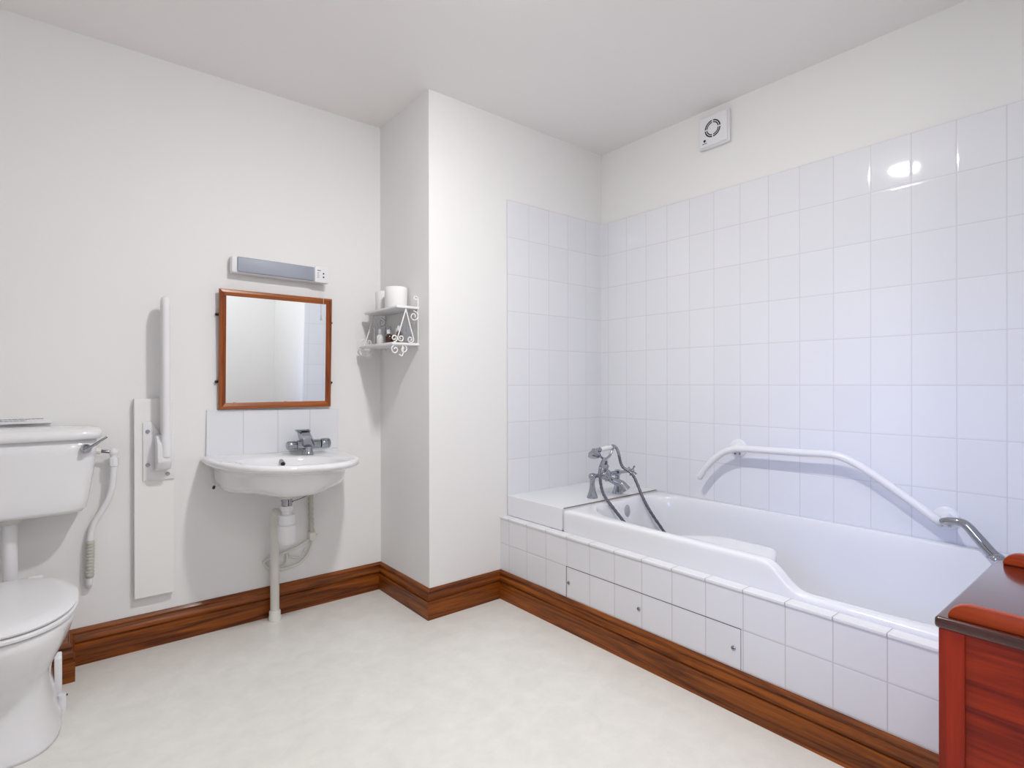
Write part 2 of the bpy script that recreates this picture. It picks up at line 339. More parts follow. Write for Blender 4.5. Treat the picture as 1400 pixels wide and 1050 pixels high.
# ================================================================ BATH
BX0, BX1, BY0, BY1 = 1.8585, D-TT-.001, YF+TT+.001, 1.906
def sstep(a, b, x):
    t_ = min(1, max(0, (x-a)/(b-a))); return t_*t_*(3-2*t_)
def rim_z(x, y):
    dip = sstep(.925, .80, y)                      # walk-in dip of the front rim towards the foot
    return LZ - .003 - .084*dip*sstep(2.30, 2.0, x)
def bulge(y): return sstep(1.44, 1.16, y)*sstep(.895, .985, y)     # arm-rest on the room side
def bath_rings():
    cxm, cym, HX, HY = (BX0+BX1)/2, (BY0+BY1)/2, (BX1-BX0)/2, (BY1-BY0)/2
    ox0, ox1, oy0, oy1 = 1.905, 2.572, BY0+.055, BY1-.05
    ocx, ocy, ohx, ohy = (ox0+ox1)/2, (oy0+oy1)/2, (ox1-ox0)/2, (oy1-oy0)/2
    dense = []
    for k in range(4000):
        a = 2*PI*k/4000; c, q = math.cos(a), math.sin(a); n = 4.6
        dense.append((ocx+ohx*math.copysign(abs(c)**(2/n), c), ocy+ohy*math.copysign(abs(q)**(2/n), q)))
    acc = [0]
    for a, b in zip(dense, dense[1:]+dense[:1]): acc.append(acc[-1]+math.dist(a, b))
    N = 200; pts = []; i = 0
    for k in range(N):
        t_ = acc[-1]*k/N
        while acc[i+1] < t_: i += 1
        pts.append(dense[i])
    outer = []
    for x, y in pts:
        u, v = (x-ocx)/ohx, (y-ocy)/ohy; m_ = max(abs(u), abs(v)); outer.append([cxm+u/m_*HX, cym+v/m_*HY])
    for sx_ in (-1, 1):
        for sy_ in (-1, 1):
            cn = (cxm+sx_*HX, cym+sy_*HY); b = min(outer, key=lambda o_: math.dist(o_, cn)); b[0], b[1] = cn
    R = [[] for _ in range(17)]
    for (x, y), (X, Y) in zip(pts, outer):
        w_ = sstep(ocx-.05, ox0+.02, x); bl = bulge(y)*w_
        zo, zi = rim_z(X, Y), rim_z(x, y)
        def mixp(t_, z): return (X+(x-X)*t_, Y+(y-Y)*t_, z)
        def inw(s_, z, b=0): return (ocx + (x+b-ocx)*s_, ocy + (y-ocy)*(1-(1-s_)*.55), z)
        ab = .162*bl
        R[0].append((X, Y, SZ-.03)); R[1].append((X, Y, zo-.022)); R[2].append((X, Y, zo-.010)); R[3].append(mixp(.12, zo-.002)); R[4].append(mixp(.35, zo)); R[5].append(mixp(.7, zi))
        R[6].append((x, y, zi-.002)); R[7].append(inw(.992, zi-.008, ab*.06)); R[8].append(inw(.985, zi-.014+.005*bl, ab*.2))
        R[9].append(inw(.98, zi-.020+.011*bl, ab*.6)); R[10].append(inw(.975, zi-.026+.016*bl, ab*.93)); R[11].append(inw(.968, zi-.036+.018*bl, ab*1.0)); R[12].append(inw(.955, zi-.065+.01*bl, ab))
        R[13].append(inw(.93, .34, ab*.8)); R[14].append(inw(.88, .22, ab*.4)); R[15].append(inw(.80, .145)); R[16].append(inw(.62, .125))
    return R
t = thing('bathtub', ((BX0+BX1)/2, (BY0+BY1)/2, SZ), 'white built-in bathtub with an arm-rest and a dipped front rim, along the tiled wall', 'bathtub')
bm = NB(); loft(bm, bath_rings(), False, True)
o = obj('tub_shell', bm, M_acrylic, t, 180); subsurf(o, 1)
bm = NB(); cyl(bm, (2.245, 1.50, .125), (2.245, 1.50, .131), .035, seg=28); o = obj('waste', bm, M_chrome, t, 40)
bm = NB(); ball(bm, (2.262, 1.838, .478), .021, (1, .35, 1.6), 28); obj('overflow_cover', bm, M_ovf, t, 180)

# ================================================================ BATH MIXER
t = thing('bath_mixer', (2.25, 1.985, LZ), 'chrome bath mixer with telephone handset and two looping hoses on the ledge', 'tap')
my = 1.985; x1, x2 = 2.158, 2.36
for x in (x1, x2):
    bm = NB(); cyl(bm, (x, my, LZ), (x, my, LZ+.125), .02, seg=28, prof=[(0, .029), (.05, .029), (.1, .026), (.3, .018), (.55, .013), (.8, .013), (.85, .018), (.95, .018), (1, .012)])
    obj('pillar_leg', bm, M_chrome, t, 50)
bm = NB(); bz = LZ+.112
cyl(bm, (x1-.018, my, bz), (x2+.02, my, bz), .014, seg=24, prof=[(0, .010), (.03, .017), (.12, .018), (.16, .012), (.38, .012), (.42, .024), (.5, .027), (.6, .024), (.64, .012), (.84, .012), (.88, .018), (.97, .017), (1, .010)])
ball(bm, (2.262, my, bz), .031); cyl(bm, (2.262, my, bz), (2.262, my, bz+.075), .015, seg=20, prof=[(0, .02), (.4, .014), (.6, .019), (.75, .012), (1, .012)])
obj('valve_body', bm, M_chrome, t, 50)
for x, s in ((x1+.07, -1), (x2+.115, 1)):
    bm = NB(); q = Vector((x, my-.01, bz))
    if s < 0: cyl(bm, q, q+Vector((0, -.045, 0)), .009); c = q+Vector((0, -.045, -.005))
    else: cyl(bm, (x2, my, bz), q, .009); c = q
    for k in range(4):
        a = k*PI/2+.5; dv = Vector((math.cos(a), 0, math.sin(a)))*.028 if s < 0 else Vector((0, math.cos(a), math.sin(a)))*.028
        cyl(bm, c, c+dv, .0045, seg=10); ball(bm, c+dv, .0065, seg=10)
    ball(bm, c, .012, seg=14); obj('cross_handle', bm, M_chrome, t, 60)
bm = NB(); tube(bm, [(2.262, my, bz-.012), (2.28, my-.035, bz-.03), (2.305, my-.07, bz-.046), (2.322, my-.088, bz-.078)], lambda q: .015+.014*q*q, 20, 6, False); obj('spout', bm, M_chrome, t, 60)
# cradle and handset
cz = bz+.085
bm = NB(); tube(bm, [(2.262, my, bz+.06), (2.262, my, cz)], .007, 12, 0)
tube(bm, [(2.262-.055, my-.0, cz+.042), (2.262-.035, my, cz+.012), (2.262, my, cz), (2.262+.035, my, cz+.014), (2.262+.055, my, cz+.044)], .0065, 12, 6); obj('cradle', bm, M_chrome, t, 60)
bm = NB(); tube(bm, [(2.262, my, bz+.055), (2.23, my-.03, bz+.086), (2.175, my-.062, bz+.088), (2.125, my-.085, bz+.055)], .0095, 14, 6); obj('hose_elbow', bm, M_chrome, t, 60)
hz = cz+.052
h = NB(); cyl(h, (2.222, my, hz), (2.312, my, hz+.006), .012, seg=22, prof=[(0, .009), (.1, .0115), (.5, .0135), (.9, .0115), (1, .009)])
hs = obj('handset_grip', h, M_ceramic, t, 60)
bm = NB(); cyl(bm, (2.225, my, hz), (2.195, my, hz-.002), .011, prof=[(0, .009), (.3, .014), (.6, .009), (1, .012)]); tube(bm, [(2.2, my, hz), (2.182, my, hz-.004), (2.172, my, hz-.012)], .011, 16, 4)
cyl(bm, (2.176, my+.004, hz+.004), (2.158, my-.012, hz-.032), .02, prof=[(0, .012), (.3, .017), (.6, .03), (.95, .031), (1, .028)], seg=26); obj('shower_rose', bm, M_chrome, hs, 50)
bm = NB(); cyl(bm, (2.310, my, hz+.006), (2.335, my, hz+.008), .011, prof=[(0, .009), (.4, .014), (1, .011)]); tube(bm, [(2.33, my, hz+.008), (2.346, my-.003, hz), (2.352, my-.01, hz-.02), (2.357, my-.016, hz-.045)], .0085, 14, 5); obj('end_cap', bm, M_chrome, hs, 50)
def hose(pts):
    bm = NB(); n = 0
    P = catmull(pts, 14); L_ = len(P)
    tube(bm, P, lambda q: .0078+.0009*math.sin(q*L_*2.2), 14, 0); obj('hose', bm, M_hose, t, 180)
hose([(2.355, my-.014, hz-.04), (2.36, my-.035, hz-.10), (2.375, 1.89, bz-.005), (2.382, 1.83, LZ-.005), (2.40, 1.785, .45), (2.45, 1.71, .32), (2.48, 1.64, .21), (2.46, 1.58, .145), (2.38, 1.52, .138)])
hose([(2.128, my-.083, bz+.062), (2.108, my-.097, bz+.02), (2.112, 1.868, LZ+.045), (2.14, 1.82, LZ-.03), (2.185, 1.76, .41), (2.26, 1.72, .27), (2.31, 1.64, .18), (2.36, 1.56, .14), (2.375, 1.523, .138)])

# ================================================================ GRAB RAIL over the bath
t = thing('grab_rail', (D-TT, 1.42, .82), 'long white bent grab rail on the tiles above the bath', 'grab rail')
RXo = D-.078
bm = NB(); tube(bm, [(RXo, 1.590, .658), (RXo, 1.558, .705), (RXo, 1.515, .752), (RXo, 1.468, .790), (RXo, 1.42, .812), (RXo, 1.36, .822), (RXo, 1.2, .827), (RXo, 1.08, .830), (RXo, .99, .834), (RXo, .935, .830), (RXo, .875, .808), (RXo, .80, .764), (RXo, .70, .697), (RXo, .595, .624)], .0158, 20, 6)
obj('rail_tube', bm, M_plastic, t, 180)
for y, z in ((1.418, .815), (.585, .622)):
    bm = NB(); cyl(bm, (D-TT, y, z+.002), (D-TT-.012, y, z+.002), .042, seg=36, prof=[(0, .043), (.5, .043), (1, .034)]); f_ = obj('wall_flange', bm, M_plastic, t, 40)
    bm = NB(); cyl(bm, (D-TT-.01, y, z), (RXo, y, z), .014, prof=[(0, .026), (.35, .018), (1, .0135)]); obj('standoff', bm, M_plastic, f_, 50)
    for dy, dz in ((-.012, -.027), (.012, -.027)):
        bm = NB(); cyl(bm, (D-TT-.011, y+dy, z+dz), (D-TT-.015, y+dy, z+dz), .005, seg=12); obj('screw', bm, M_chrome, f_, 40)
# chrome grip
t = thing('bath_grip', (2.5, .45, LZ), 'chrome angled hand grip on the bath rim beside the grab rail end', 'grab handle')
gx = 2.50
bm = NB(); tube(bm, [(gx, .572, .632), (gx, .55, .637), (gx, .52, .637), (gx, .50, .626), (gx, .47, .589), (gx, .44, .552), (gx, .424, .536)], lambda q: .0115+.006*min(1, q*1.4), 20, 6, True, 1.0)
obj('grip_bar', bm, M_chrome, t, 180)
bm = NB(); tube(bm, [(gx, .566, .631), (D-.05, .575, .628), (D-TT-.012, .580, .625)], .008, 14, 4); obj('pivot_pin', bm, M_chrome, t, 180)
bm = NB(); cyl(bm, (gx, .424, LZ-.004), (gx, .424, LZ+.012), .026, prof=[(0, .027), (.4, .026), (1, .015)], seg=28); obj('foot', bm, M_chrome, t, 50)

# ================================================================ EXTRACTOR FAN
fy, fz = 1.543, 2.441; hw = .084
t = thing('extractor_fan', (D, fy, fz), 'square white extractor fan high on the wall above the bath', 'extractor fan')
bm = NB(); box(bm, D-.022, D, fy-hw, fy+hw, fz-hw, fz+hw, .004); box(bm, D-.034, D-.012, fy-hw+.006, fy+hw-.006, fz-hw+.006, fz+hw-.006, .008, 3); obj('cover', bm, M_plastic, t, 40)
def ring(bm, x, y, z, ra, rb, a0, a1, d=.0012, n=20):
    pts = [(x, y+ra*math.cos(a0+(a1-a0)*k/n), z+ra*math.sin(a0+(a1-a0)*k/n)) for k in range(n+1)] + [(x, y+rb*math.cos(a1-(a1-a0)*k/n), z+rb*math.sin(a1-(a1-a0)*k/n)) for k in range(n+1)]
    prism(bm, pts, (-d, 0, 0))
bm = NB()
for k in range(4):
    a = k*PI/2+.08; ring(bm, D-.034, fy, fz+.004, .038, .044, a, a+PI/2-.16); ring(bm, D-.034, fy, fz+.004, .029, .034, a+.02, a+PI/2-.2)
obj('grille', bm, M_dark, t)
bm = NB(); cyl(bm, (D-.034, fy+.045, fz-.048), (D-.0355, fy+.045, fz-.048), .0065, seg=20); box(bm, D-.0352, D-.034, fy+.032, fy+.058, fz-.063, fz-.0605); obj('badge', bm, M_dark, t)

# ================================================================ LEFT WALL
# timber backing board and drop-down rail
bm = NB(); box(bm, .232, .377, A-.034, A-.0003, .226, 1.075, .002, 2)
tag(obj('backing_board', bm, M_board), 'tall narrow white board screwed to the wall behind the folding support rail', 'board')
t = thing('folding_rail', (.32, A-.034, .85), 'white folding support rail in raised position left of the mirror', 'grab rail')
bo = A-.034
bm = NB(); prism(bm, [(.262, bo, .725), (.262, bo, .975), (.292, bo, .975), (.335, bo, .915), (.378, bo, .90), (.378, bo, .725)], (0, -.008, 0), .002)
obj('wall_plate', bm, M_plastic, t, 40)
for x, z in ((.279, .935), (.279, .792), (.352, .748)):
    bm = NB(); cyl(bm, (x, bo-.008, z), (x, bo-.013, z), .0085, seg=18, prof=[(0, .0085), (1, .006)]); obj('bolt', bm, M_chrome, t, 40)
bm = NB(); prism(bm, [(.302, bo-.008, .765), (.302, bo-.008, .925), (.305, bo-.06, .915), (.305, bo-.088, .885), (.305, bo-.092, .81), (.305, bo-.07, .775)], (.052, 0, 0), .006); obj('hinge_housing', bm, M_plastic, t, 40)
rx = .338
bm = NB(); tube(bm, [(rx, A-.112, .87), (rx, A-.112, 1.10), (rx, A-.112, 1.40), (rx, A-.112, 1.468), (rx, A-.100, 1.492), (rx, A-.084, 1.499), (rx, A-.068, 1.488), (rx, A-.060, 1.46), (rx, A-.060, 1.2), (rx, A-.060, .93)], .0155, 22, 6)
cyl(bm, (rx, A-.112, .83), (rx, A-.112, .925), .019, seg=24)
obj('support_arm', bm, M_plastic, t, 60)

# strip light
t = thing('shaver_strip_light', (.83, A, 1.69), 'slim grey strip light with a white shaver socket, above the mirror', 'light')
R_ = Matrix.Translation((.83, 0, 1.695)) @ Matrix.Rotation(math.radians(.6), 4, 'Y') @ Matrix.Translation((-.83, 0, -1.695))
bm = NB(); box(bm, .606, 1.056, A-.052, A, 1.656, 1.735, .005, 3, R_); obj('housing', bm, M_plastic, t, 40)
bm = NB(); box(bm, .628, .985, A-.060, A-.030, 1.660, 1.731, .006, 3, R_); obj('diffuser', bm, M_grey, t, 40)
bm = NB(); box(bm, .987, 1.057, A-.062, A-.03, 1.655, 1.736, .004, 3, R_); e_ = obj('socket_end', bm, M_plastic, t, 40)
bm = NB()
for z in (1.700, 1.682): cyl(bm, (1.031, A-.0615, z), (1.031, A-.0628, z), .0045, seg=12)
box(bm, .999, 1.017, A-.0628, A-.061, 1.713, 1.7165)
for k in range(4): box(bm, .999, 1.010-.002*(k % 2), A-.0625, A-.061, 1.702-.008*k, 1.7035-.008*k)
obj('markings', bm, M_text, e_)
bm = NB(); tube(bm, [(1.034, A-.055, 1.655), (1.033, A-.055, 1.58), (1.034, A-.055, 1.49)], .0008, 6, 3); c_ = obj('pull_cord', bm, M_plastic, t, 180)
bm = NB(); cyl(bm, (1.034, A-.055, 1.49), (1.034, A-.055, 1.465), .003, .0045, 12); obj('cord_knob', bm, M_plastic, c_, 40)

# mirror, slightly tipped forward at the top
t = thing('wall_mirror', (.82, A-.02, 1.3), 'square wall mirror in an orange-brown wooden frame above the basin', 'mirror')
mx0, mx1, mz0, mz1, fwid = .556, 1.083, 1.021, 1.579, .030
P_ = Vector((.82, A, mz0)); TI = Matrix.Translation(P_) @ Matrix.Rotation(math.radians(2.2), 4, 'X') @ Matrix.Translation(-P_)
def fr_piece(pts_o, pts_i):
    b = bmesh.new(); sec = []
    for (xo, zo), (xi, zi) in zip(pts_o, pts_i):
        def L2(s_): return xo+(xi-xo)*s_, zo+(zi-zo)*s_
        r = []
        for s_, y in ((0, .002), (0, .016), (.12, .021), (.45, .023), (.75, .018), (1, .014), (1, .002)):
            a_, c_2 = L2(s_); r.append(Vector((a_, A-.004-y, c_2)))
        sec.append(r)
    bb = NB(); loft(bb, sec); bmesh.ops.transform(bb, matrix=TI, verts=bb.verts); return bb
O4 = [(mx0, mz0), (mx1, mz0), (mx1, mz1), (mx0, mz1)]; I4 = [(mx0+fwid, mz0+fwid), (mx1-fwid, mz0+fwid), (mx1-fwid, mz1-fwid), (mx0+fwid, mz1-fwid)]
for k, nm in enumerate(('frame_rail', 'frame_stile', 'frame_rail', 'frame_stile')):
    j = (k+1) % 4; obj(nm, fr_piece([O4[k], O4[j]], [I4[k], I4[j]]), M_frx if k % 2 == 0 else M_frz, t, 25)
bm = NB(); box(bm, mx0+fwid-.004, mx1-fwid+.004, A-.018, A-.012, mz0+fwid-.004, mz1-fwid+.004, 0, 2, TI); obj('glass', bm, M_mirror, t)
for x, z in ((mx0-.006, 1.461), (mx0-.008, 1.149), (mx1+.007, 1.457), (mx1+.007, 1.145)):
    sg = -1 if x < .8 else 1
    bm = NB(); ball(bm, (x, A-.010, z), .0085, (.8, 1.1, .8), 14); box(bm, min(x, x-sg*.012), max(x, x-sg*.012), A-.010, A, z-.005, z+.005, .001); obj('mirror_clip', bm, M_darkbrass, t, 60)

# ================================================================ BASIN
bcx, bz0 = .812, .797
RB = Matrix.Translation((bcx, 0, bz0)) @ Matrix.Rotation(math.radians(2.0), 4, 'Y') @ Matrix.Translation((-bcx, 0, -bz0))
t = thing('wash_basin', (bcx, A, bz0), 'white wall-hung ceramic wash basin below the mirror', 'basin')
NBs = 96
def dring(hx, y0, z, yb=A-.001, n=2.6, zfun=None):
    """D outline: straight back on the wall, rounded front reaching y0"""
    r = []
    for k in range(NBs):
        a = 2*PI*(k+.5)/NBs; c, s = math.cos(a), math.sin(a)
        yc = yb-.10 if yb-.10 > y0+.05 else (yb+y0)/2
        if s < 0: x = hx*math.copysign(abs(c)**(2/n), c); y = yc + (yc-y0)*(-abs(s)**(2/2.1))
        else: x = hx*math.copysign(abs(c)**(2/12), c); y = yc + (yb-yc)*abs(s)**(2/12)
        r.append((bcx+x, y, zfun(x, y) if zfun else z))
    return r
def bowl(hx, hy, cy, z, n=2.4):
    return [(bcx + hx*math.copysign(abs(math.cos(a))**(2/n), math.cos(a)), cy + hy*math.copysign(abs(math.sin(a))**(2/n), math.sin(a)), z) for a in [2*PI*(k+.5)/NBs for k in range(NBs)]]
zt = bz0
def rim_h(x, y): return zt - .004*abs(x/.3)**2
def wave(z0): return lambda x, y: z0 - .020*sstep(2.5, 2.72, y)*sstep(.14, .24, abs(x)) + .012*math.exp(-((abs(x)-.165)/.05)**2)
rings = [dring(.11, 2.52, .632), dring(.20, 2.46, .642, n=2.2, zfun=wave(.642)),
         dring(.266, 2.435, .672, zfun=wave(.672)), dring(.272, 2.42, .70), dring(.274, 2.405, .735), dring(.282, 2.385, .757), dring(.322, 2.322, .766), dring(.329, 2.313, .776), dring(.331, 2.312, .787),
         dring(.327, 2.318, .796), dring(.315, 2.335, .799), dring(.302, 2.350, .797, A-.012),
         bowl(.222, .178, 2.545, .792), bowl(.215, .172, 2.545, .786), bowl(.203, .160, 2.548, .765), bowl(.180, .138, 2.556, .72), bowl(.13, .10, 2.575, .68), bowl(.06, .05, 2.595, .662), bowl(.02, .02, 2.60, .66)]
bm = NB(); loft(bm, rings); bmesh.ops.transform(bm, matrix=RB, verts=bm.verts)
o = obj('bowl', bm, M_ceramic, t, 180); subsurf(o, 1)
def RP(x, y, z): return RB @ Vector((x, y, z))
bm = NB(); cyl(bm, RP(.800, 2.718, .770), RP(.800, 2.688, .762), .0125, seg=24, prof=[(0, .0125), (1, .0125)]); o = obj('overflow_ring', bm, M_chrome, t, 40)
bm = NB(); cyl(bm, RP(.800, 2.70, .7655), RP(.800, 2.686, .7610), .0092, seg=20); obj('overflow_hole', bm, M_dark, o)
bm = NB(); cyl(bm, RP(bcx, 2.60, .66), RP(bcx, 2.60, .6645), .022, seg=24); obj('plug_hole', bm, M_chrome, t, 40)
bm = NB(); cyl(bm, (.535, A-.03, .668), (.530, A-.045, .664), .006, seg=12); obj('fixing_bolt', bm, M_darkbrass, t, 40)
# basin tap
tx, ty = .942, 2.765; tz = RP(tx, ty, .797).z
t = thing('basin_tap', (tx, ty, tz), 'chrome lever mixer tap at the back of the wash basin', 'tap')
bm = NB(); cyl(bm, (tx, ty, tz-.002), (tx, ty, tz+.04), .024, prof=[(0, .028), (.15, .027), (.4, .021), (1, .021)], seg=28); zb = tz+.046
cyl(bm, (tx-.055, ty, zb), (tx+.06, ty, zb), .024, seg=28, prof=[(0, .02), (.04, .0235), (.96, .0235), (1, .02)]); obj('tap_body', bm, M_chrome, t, 40)
bm = NB(); cyl(bm, (tx-.058, ty, zb), (tx-.102, ty, zb), .02, seg=28, prof=[(0, .0195), (.2, .021), (.85, .0205), (1, .017)]); obj('side_knob', bm, M_chrome, t, 40)
bm = NB(); cyl(bm, (tx+.063, ty, zb), (tx+.112, ty, zb), .022, seg=28, prof=[(0, .0225), (.08, .0255), (.6, .0265), (.7, .023), (.76, .026), (.9, .024), (1, .012)]); obj('side_knob', bm, M_chrome, t, 40)
q0, q1 = Vector((tx-.005, ty-.02, zb+.005)), Vector((tx-.045, ty-.105, zb+.058))
bm = NB(); d = (q1-q0); u_ = Vector((1, 0, 0)); n_ = d.cross(u_).normalized()
rg = []
for s_, w_, h_ in ((0, .030, .018), (.3, .027, .016), (.7, .023, .012), (.95, .024, .010), (1.05, .020, .008)):
    c = q0+d*s_; rg.append([c+u_*w_*a_+n_*h_*b_ for a_, b_ in ((-1, -.6), (-.8, -1), (.8, -1), (1, -.6), (1, .6), (.8, 1), (-.8, 1), (-1, .6))])
loft(bm, rg); obj('spout', bm, M_chrome, t, 40)
bm = NB(); rg = []
p0, p1 = Vector((tx-.004, ty, zb+.015)), Vector((tx-.030, ty-.012, zb+.072)); d = p1-p0; n_ = Vector((0, 1, 0))
for s_, w_, h_ in ((0, .034, .018), (.4, .030, .016), (.8, .028, .013), (.9, .033, .022), (1.0, .034, .024), (1.08, .028, .019)):
    c = p0+d*s_; rg.append([c+u_*w_*a_+n_*h_*b_ for a_, b_ in ((-1, -.6), (-.8, -1), (.8, -1), (1, -.6), (1, .6), (.8, 1), (-.8, 1), (-1, .6))])
loft(bm, rg); obj('lever', bm, M_chrome, t, 40)

# waste pipework under the basin
t = thing('basin_trap', (.795, 2.62, .4), 'white plastic bottle trap and standpipe from the basin down to the floor', 'waste pipe')
wx, wy = .797, 2.625
bm = NB(); cyl(bm, (wx, wy, .632), (wx, wy, .612), .033, seg=32); obj('waste_washer', bm, M_greyw, t, 40)
bm = NB(); cyl(bm, (wx, wy, .612), (wx, wy, .575), .024, seg=28, prof=[(0, .022), (.1, .026), (.3, .026), (.35, .0235), (1, .0235)]); obj('chrome_waste', bm, M_chrome, t, 40)
bm = NB(); cyl(bm, (wx, wy, .578), (wx, wy, .538), .027, seg=28, prof=[(0, .027), (.5, .027), (.6, .022), (1, .022)]); obj('inlet_nut', bm, M_plastic, t, 40)
bm = NB(); cyl(bm, (wx, wy, .540), (wx, wy, .400), .04, seg=40, prof=[(0, .025), (.02, .035), (.33, .036), (.35, .041), (.40, .041), (.9, .037), (.97, .032), (1, .02)])
for k in range(16):
    a = 2*PI*k/16; cyl(bm, (wx+.0375*math.cos(a), wy+.0375*math.sin(a), .475), (wx+.036*math.cos(a), wy+.036*math.sin(a), .42), .0022, seg=6)
obj('bottle_trap', bm, M_plastic, t, 40)
sx, sy = .790, 2.788
bm = NB(); tube(bm, [(wx, wy+.01, .522), (wx-.004, wy+.06, .524), (wx-.006, sy-.035, .525), (sx, sy-.008, .518), (sx, sy, .49), (sx, sy, .455)], .0195, 20, 5); obj('swept_elbow', bm, M_greyw, t, 60)
bm = NB(); cyl(bm, (sx, sy, .46), (sx, sy, .0), .0205, seg=28); obj('standpipe', bm, M_greyw, t, 40)
bm = NB(); cyl(bm, (sx, sy, .0), (sx, sy, .048), .028, seg=28, prof=[(0, .028), (.4, .028), (.45, .026), (.9, .026), (1, .022)]); obj('floor_socket', bm, M_greyw, t, 40)
# supply pipes
t = thing('supply_pipes', (.98, A, .45), 'braided supply hose and thin painted pipes on the wall behind the basin trap', 'pipes')
bm = NB(); P = catmull([(.972, A-.04, .66), (.974, A-.035, .60), (.976, A-.03, .50), (.980, A-.03, .385)], 20); L_ = len(P)
tube(bm, P, lambda q: .0115+.0013*math.sin(q*L_*1.3), 16, 0); obj('braided_hose', bm, M_lag, t, 180)
bm = NB(); box(bm, .966, .997, A-.045, A-.012, .345, .385, .004); cyl(bm, (.997, A-.03, .365), (1.010, A-.03, .365), .005); obj('service_valve', bm, M_greyw, t, 40)
bm = NB(); tube(bm, [(.987, A-.02, .35), (.985, A-.014, .32), (.965, A-.012, .27), (.925, A-.012, .235), (.87, A-.012, .222), (.80, A-.012, .222)], .0058, 12, 6)
tube(bm, [(.975, A-.02, .35), (.955, A-.012, .335), (.91, A-.012, .315), (.85, A-.012, .298), (.80, A-.012, .29), (.752, A-.012, .272)], .0058, 12, 6)
tube(bm, [(.752, A-.012, .274), (.768, A-.010, .245), (.79, A-.010, .222), (.795, A-.010, .15)], .0050, 12, 5)
tube(bm, [(.86, A-.012, .30), (.862, A-.012, .27), (.852, A-.012, .24), (.82, A-.012, .222)], .0045, 12, 5)
tube(bm, [(.868, A-.012, .30), (.885, A-.012, .27), (.93, A-.012, .262), (.955, A-.012, .30)], .0035, 10, 5)
obj('thin_pipes', bm, M_greyw, t, 180)
bm = NB(); tube(bm, [(.826, wy+.02, .590), (.90, 2.72, .585), (.966, A-.045, .583)], .0015, 6, 3); ball(bm, (.826, wy+.02, .590), .006, seg=10); ball(bm, (.962, A-.045, .583), .008, seg=10); obj('earth_wire', bm, M_dark, t, 60)

# ================================================================ TOILET
tcx = -.155
t = thing('toilet', (tcx, 2.45, 0), 'white toilet with closed lid at the left edge', 'toilet')
NT = 64
def pan(hw, yf, yb, z, n=2.3, yc=None):
    yc = yc or (yf + (yb-yf)*.52); r = []
    for k in range(NT):
        a = 2*PI*(k+.5)/NT; c, s = math.cos(a), math.sin(a)
        x = hw*math.copysign(abs(c)**(2/n), c); hy = (yb-yc) if s > 0 else (yc-yf)
        r.append((tcx+x, yc+hy*math.copysign(abs(s)**(2/n), s), z))
    return r
bm = NB(); loft(bm, [pan(.150, 2.205, 2.69, 0, 3), pan(.150, 2.205, 2.69, .012, 3), pan(.143, 2.215, 2.69, .03, 3), pan(.128, 2.235, 2.69, .10, 3), pan(.120, 2.245, 2.69, .17, 2.8), pan(.128, 2.21, 2.69, .225, 2.6),
                    pan(.150, 2.165, 2.69, .275, 2.5), pan(.172, 2.128, 2.69, .325, 2.4), pan(.184, 2.108, 2.69, .365, 2.4), pan(.187, 2.104, 2.69, .392, 2.4), pan(.182, 2.11, 2.685, .400, 2.4)])
o = obj('pan', bm, M_ceramic, t, 180)
bm = NB(); prism(bm, [(tcx+.128, 2.515, .0), (tcx+.128, 2.56, .0), (tcx+.128, 2.56, .17), (tcx+.128, 2.535, .19), (tcx+.128, 2.515, .17)], (.022, 0, 0), .005)
cyl(bm, (tcx+.150, 2.475, .0), (tcx+.150, 2.475, .06), .012, seg=16); obj('foot_bracket', bm, M_ceramic, t, 40)
for q_ in ((tcx+.162, 2.475, .055), (tcx+.1515, 2.535, .09)):
    bm = NB(); ball(bm, q_, .004, seg=10); obj('foot_screw', bm, M_dark, t)
bm = NB(); loft(bm, [pan(.186, 2.103, 2.65, .403, 2.25), pan(.193, 2.095, 2.655, .406, 2.25), pan(.194, 2.094, 2.655, .414, 2.25), pan(.188, 2.10, 2.65, .4185, 2.25)]); obj('seat', bm, M_plastic, t, 60)
bm = NB(); loft(bm, [pan(.186, 2.103, 2.655, .4215, 2.25), pan(.192, 2.097, 2.66, .424, 2.25), pan(.194, 2.095, 2.66, .430, 2.25), pan(.187, 2.103, 2.655, .4375, 2.25), pan(.15, 2.15, 2.63, .442, 2.25), pan(.07, 2.25, 2.53, .444, 2.2)]); obj('lid', bm, M_plastic, t, 60)
for dx in (-.075, .075):
    bm = NB(); cyl(bm, (tcx+dx-.02, 2.665, .425), (tcx+dx+.02, 2.665, .425), .012, seg=16); obj('hinge', bm, M_plastic, t, 40)
bm = NB(); tube(bm, [(tcx, 2.765, .66), (tcx, 2.765, .50), (tcx, 2.763, .36), (tcx, 2.745, .315), (tcx, 2.70, .30), (tcx, 2.66, .30)], .0225, 20, 5); obj('flush_pipe', bm, M_plastic, t, 60)
bm = NB(); cyl(bm, (tcx, 2.765, .648), (tcx, 2.765, .618), .036, seg=28, prof=[(0, .036), (.8, .036), (1, .028)]); obj('flush_nut', bm, M_greyw, t, 40)
def cis(hw, yf, z, n=6, yb=A-.003):
    yc = (yf+yb)/2; hy = (yb-yf)/2
    return [(tcx + hw*math.copysign(abs(math.cos(a))**(2/n), math.cos(a)), yc + hy*math.copysign(abs(math.sin(a))**(2/n), math.sin(a)) - (.008*(1-(math.cos(a))**2) if math.sin(a) < 0 else 0), z) for a in [2*PI*(k+.5)/NT for k in range(NT)]]
bm = NB(); loft(bm, [cis(.195, 2.69, .6465), cis(.212, 2.675, .65), cis(.225, 2.668, .665), cis(.232, 2.665, .70), cis(.247, 2.655, .80), cis(.256, 2.650, .885), cis(.257, 2.649, .930)])
o = obj('cistern', bm, M_ceramic, t, 180)
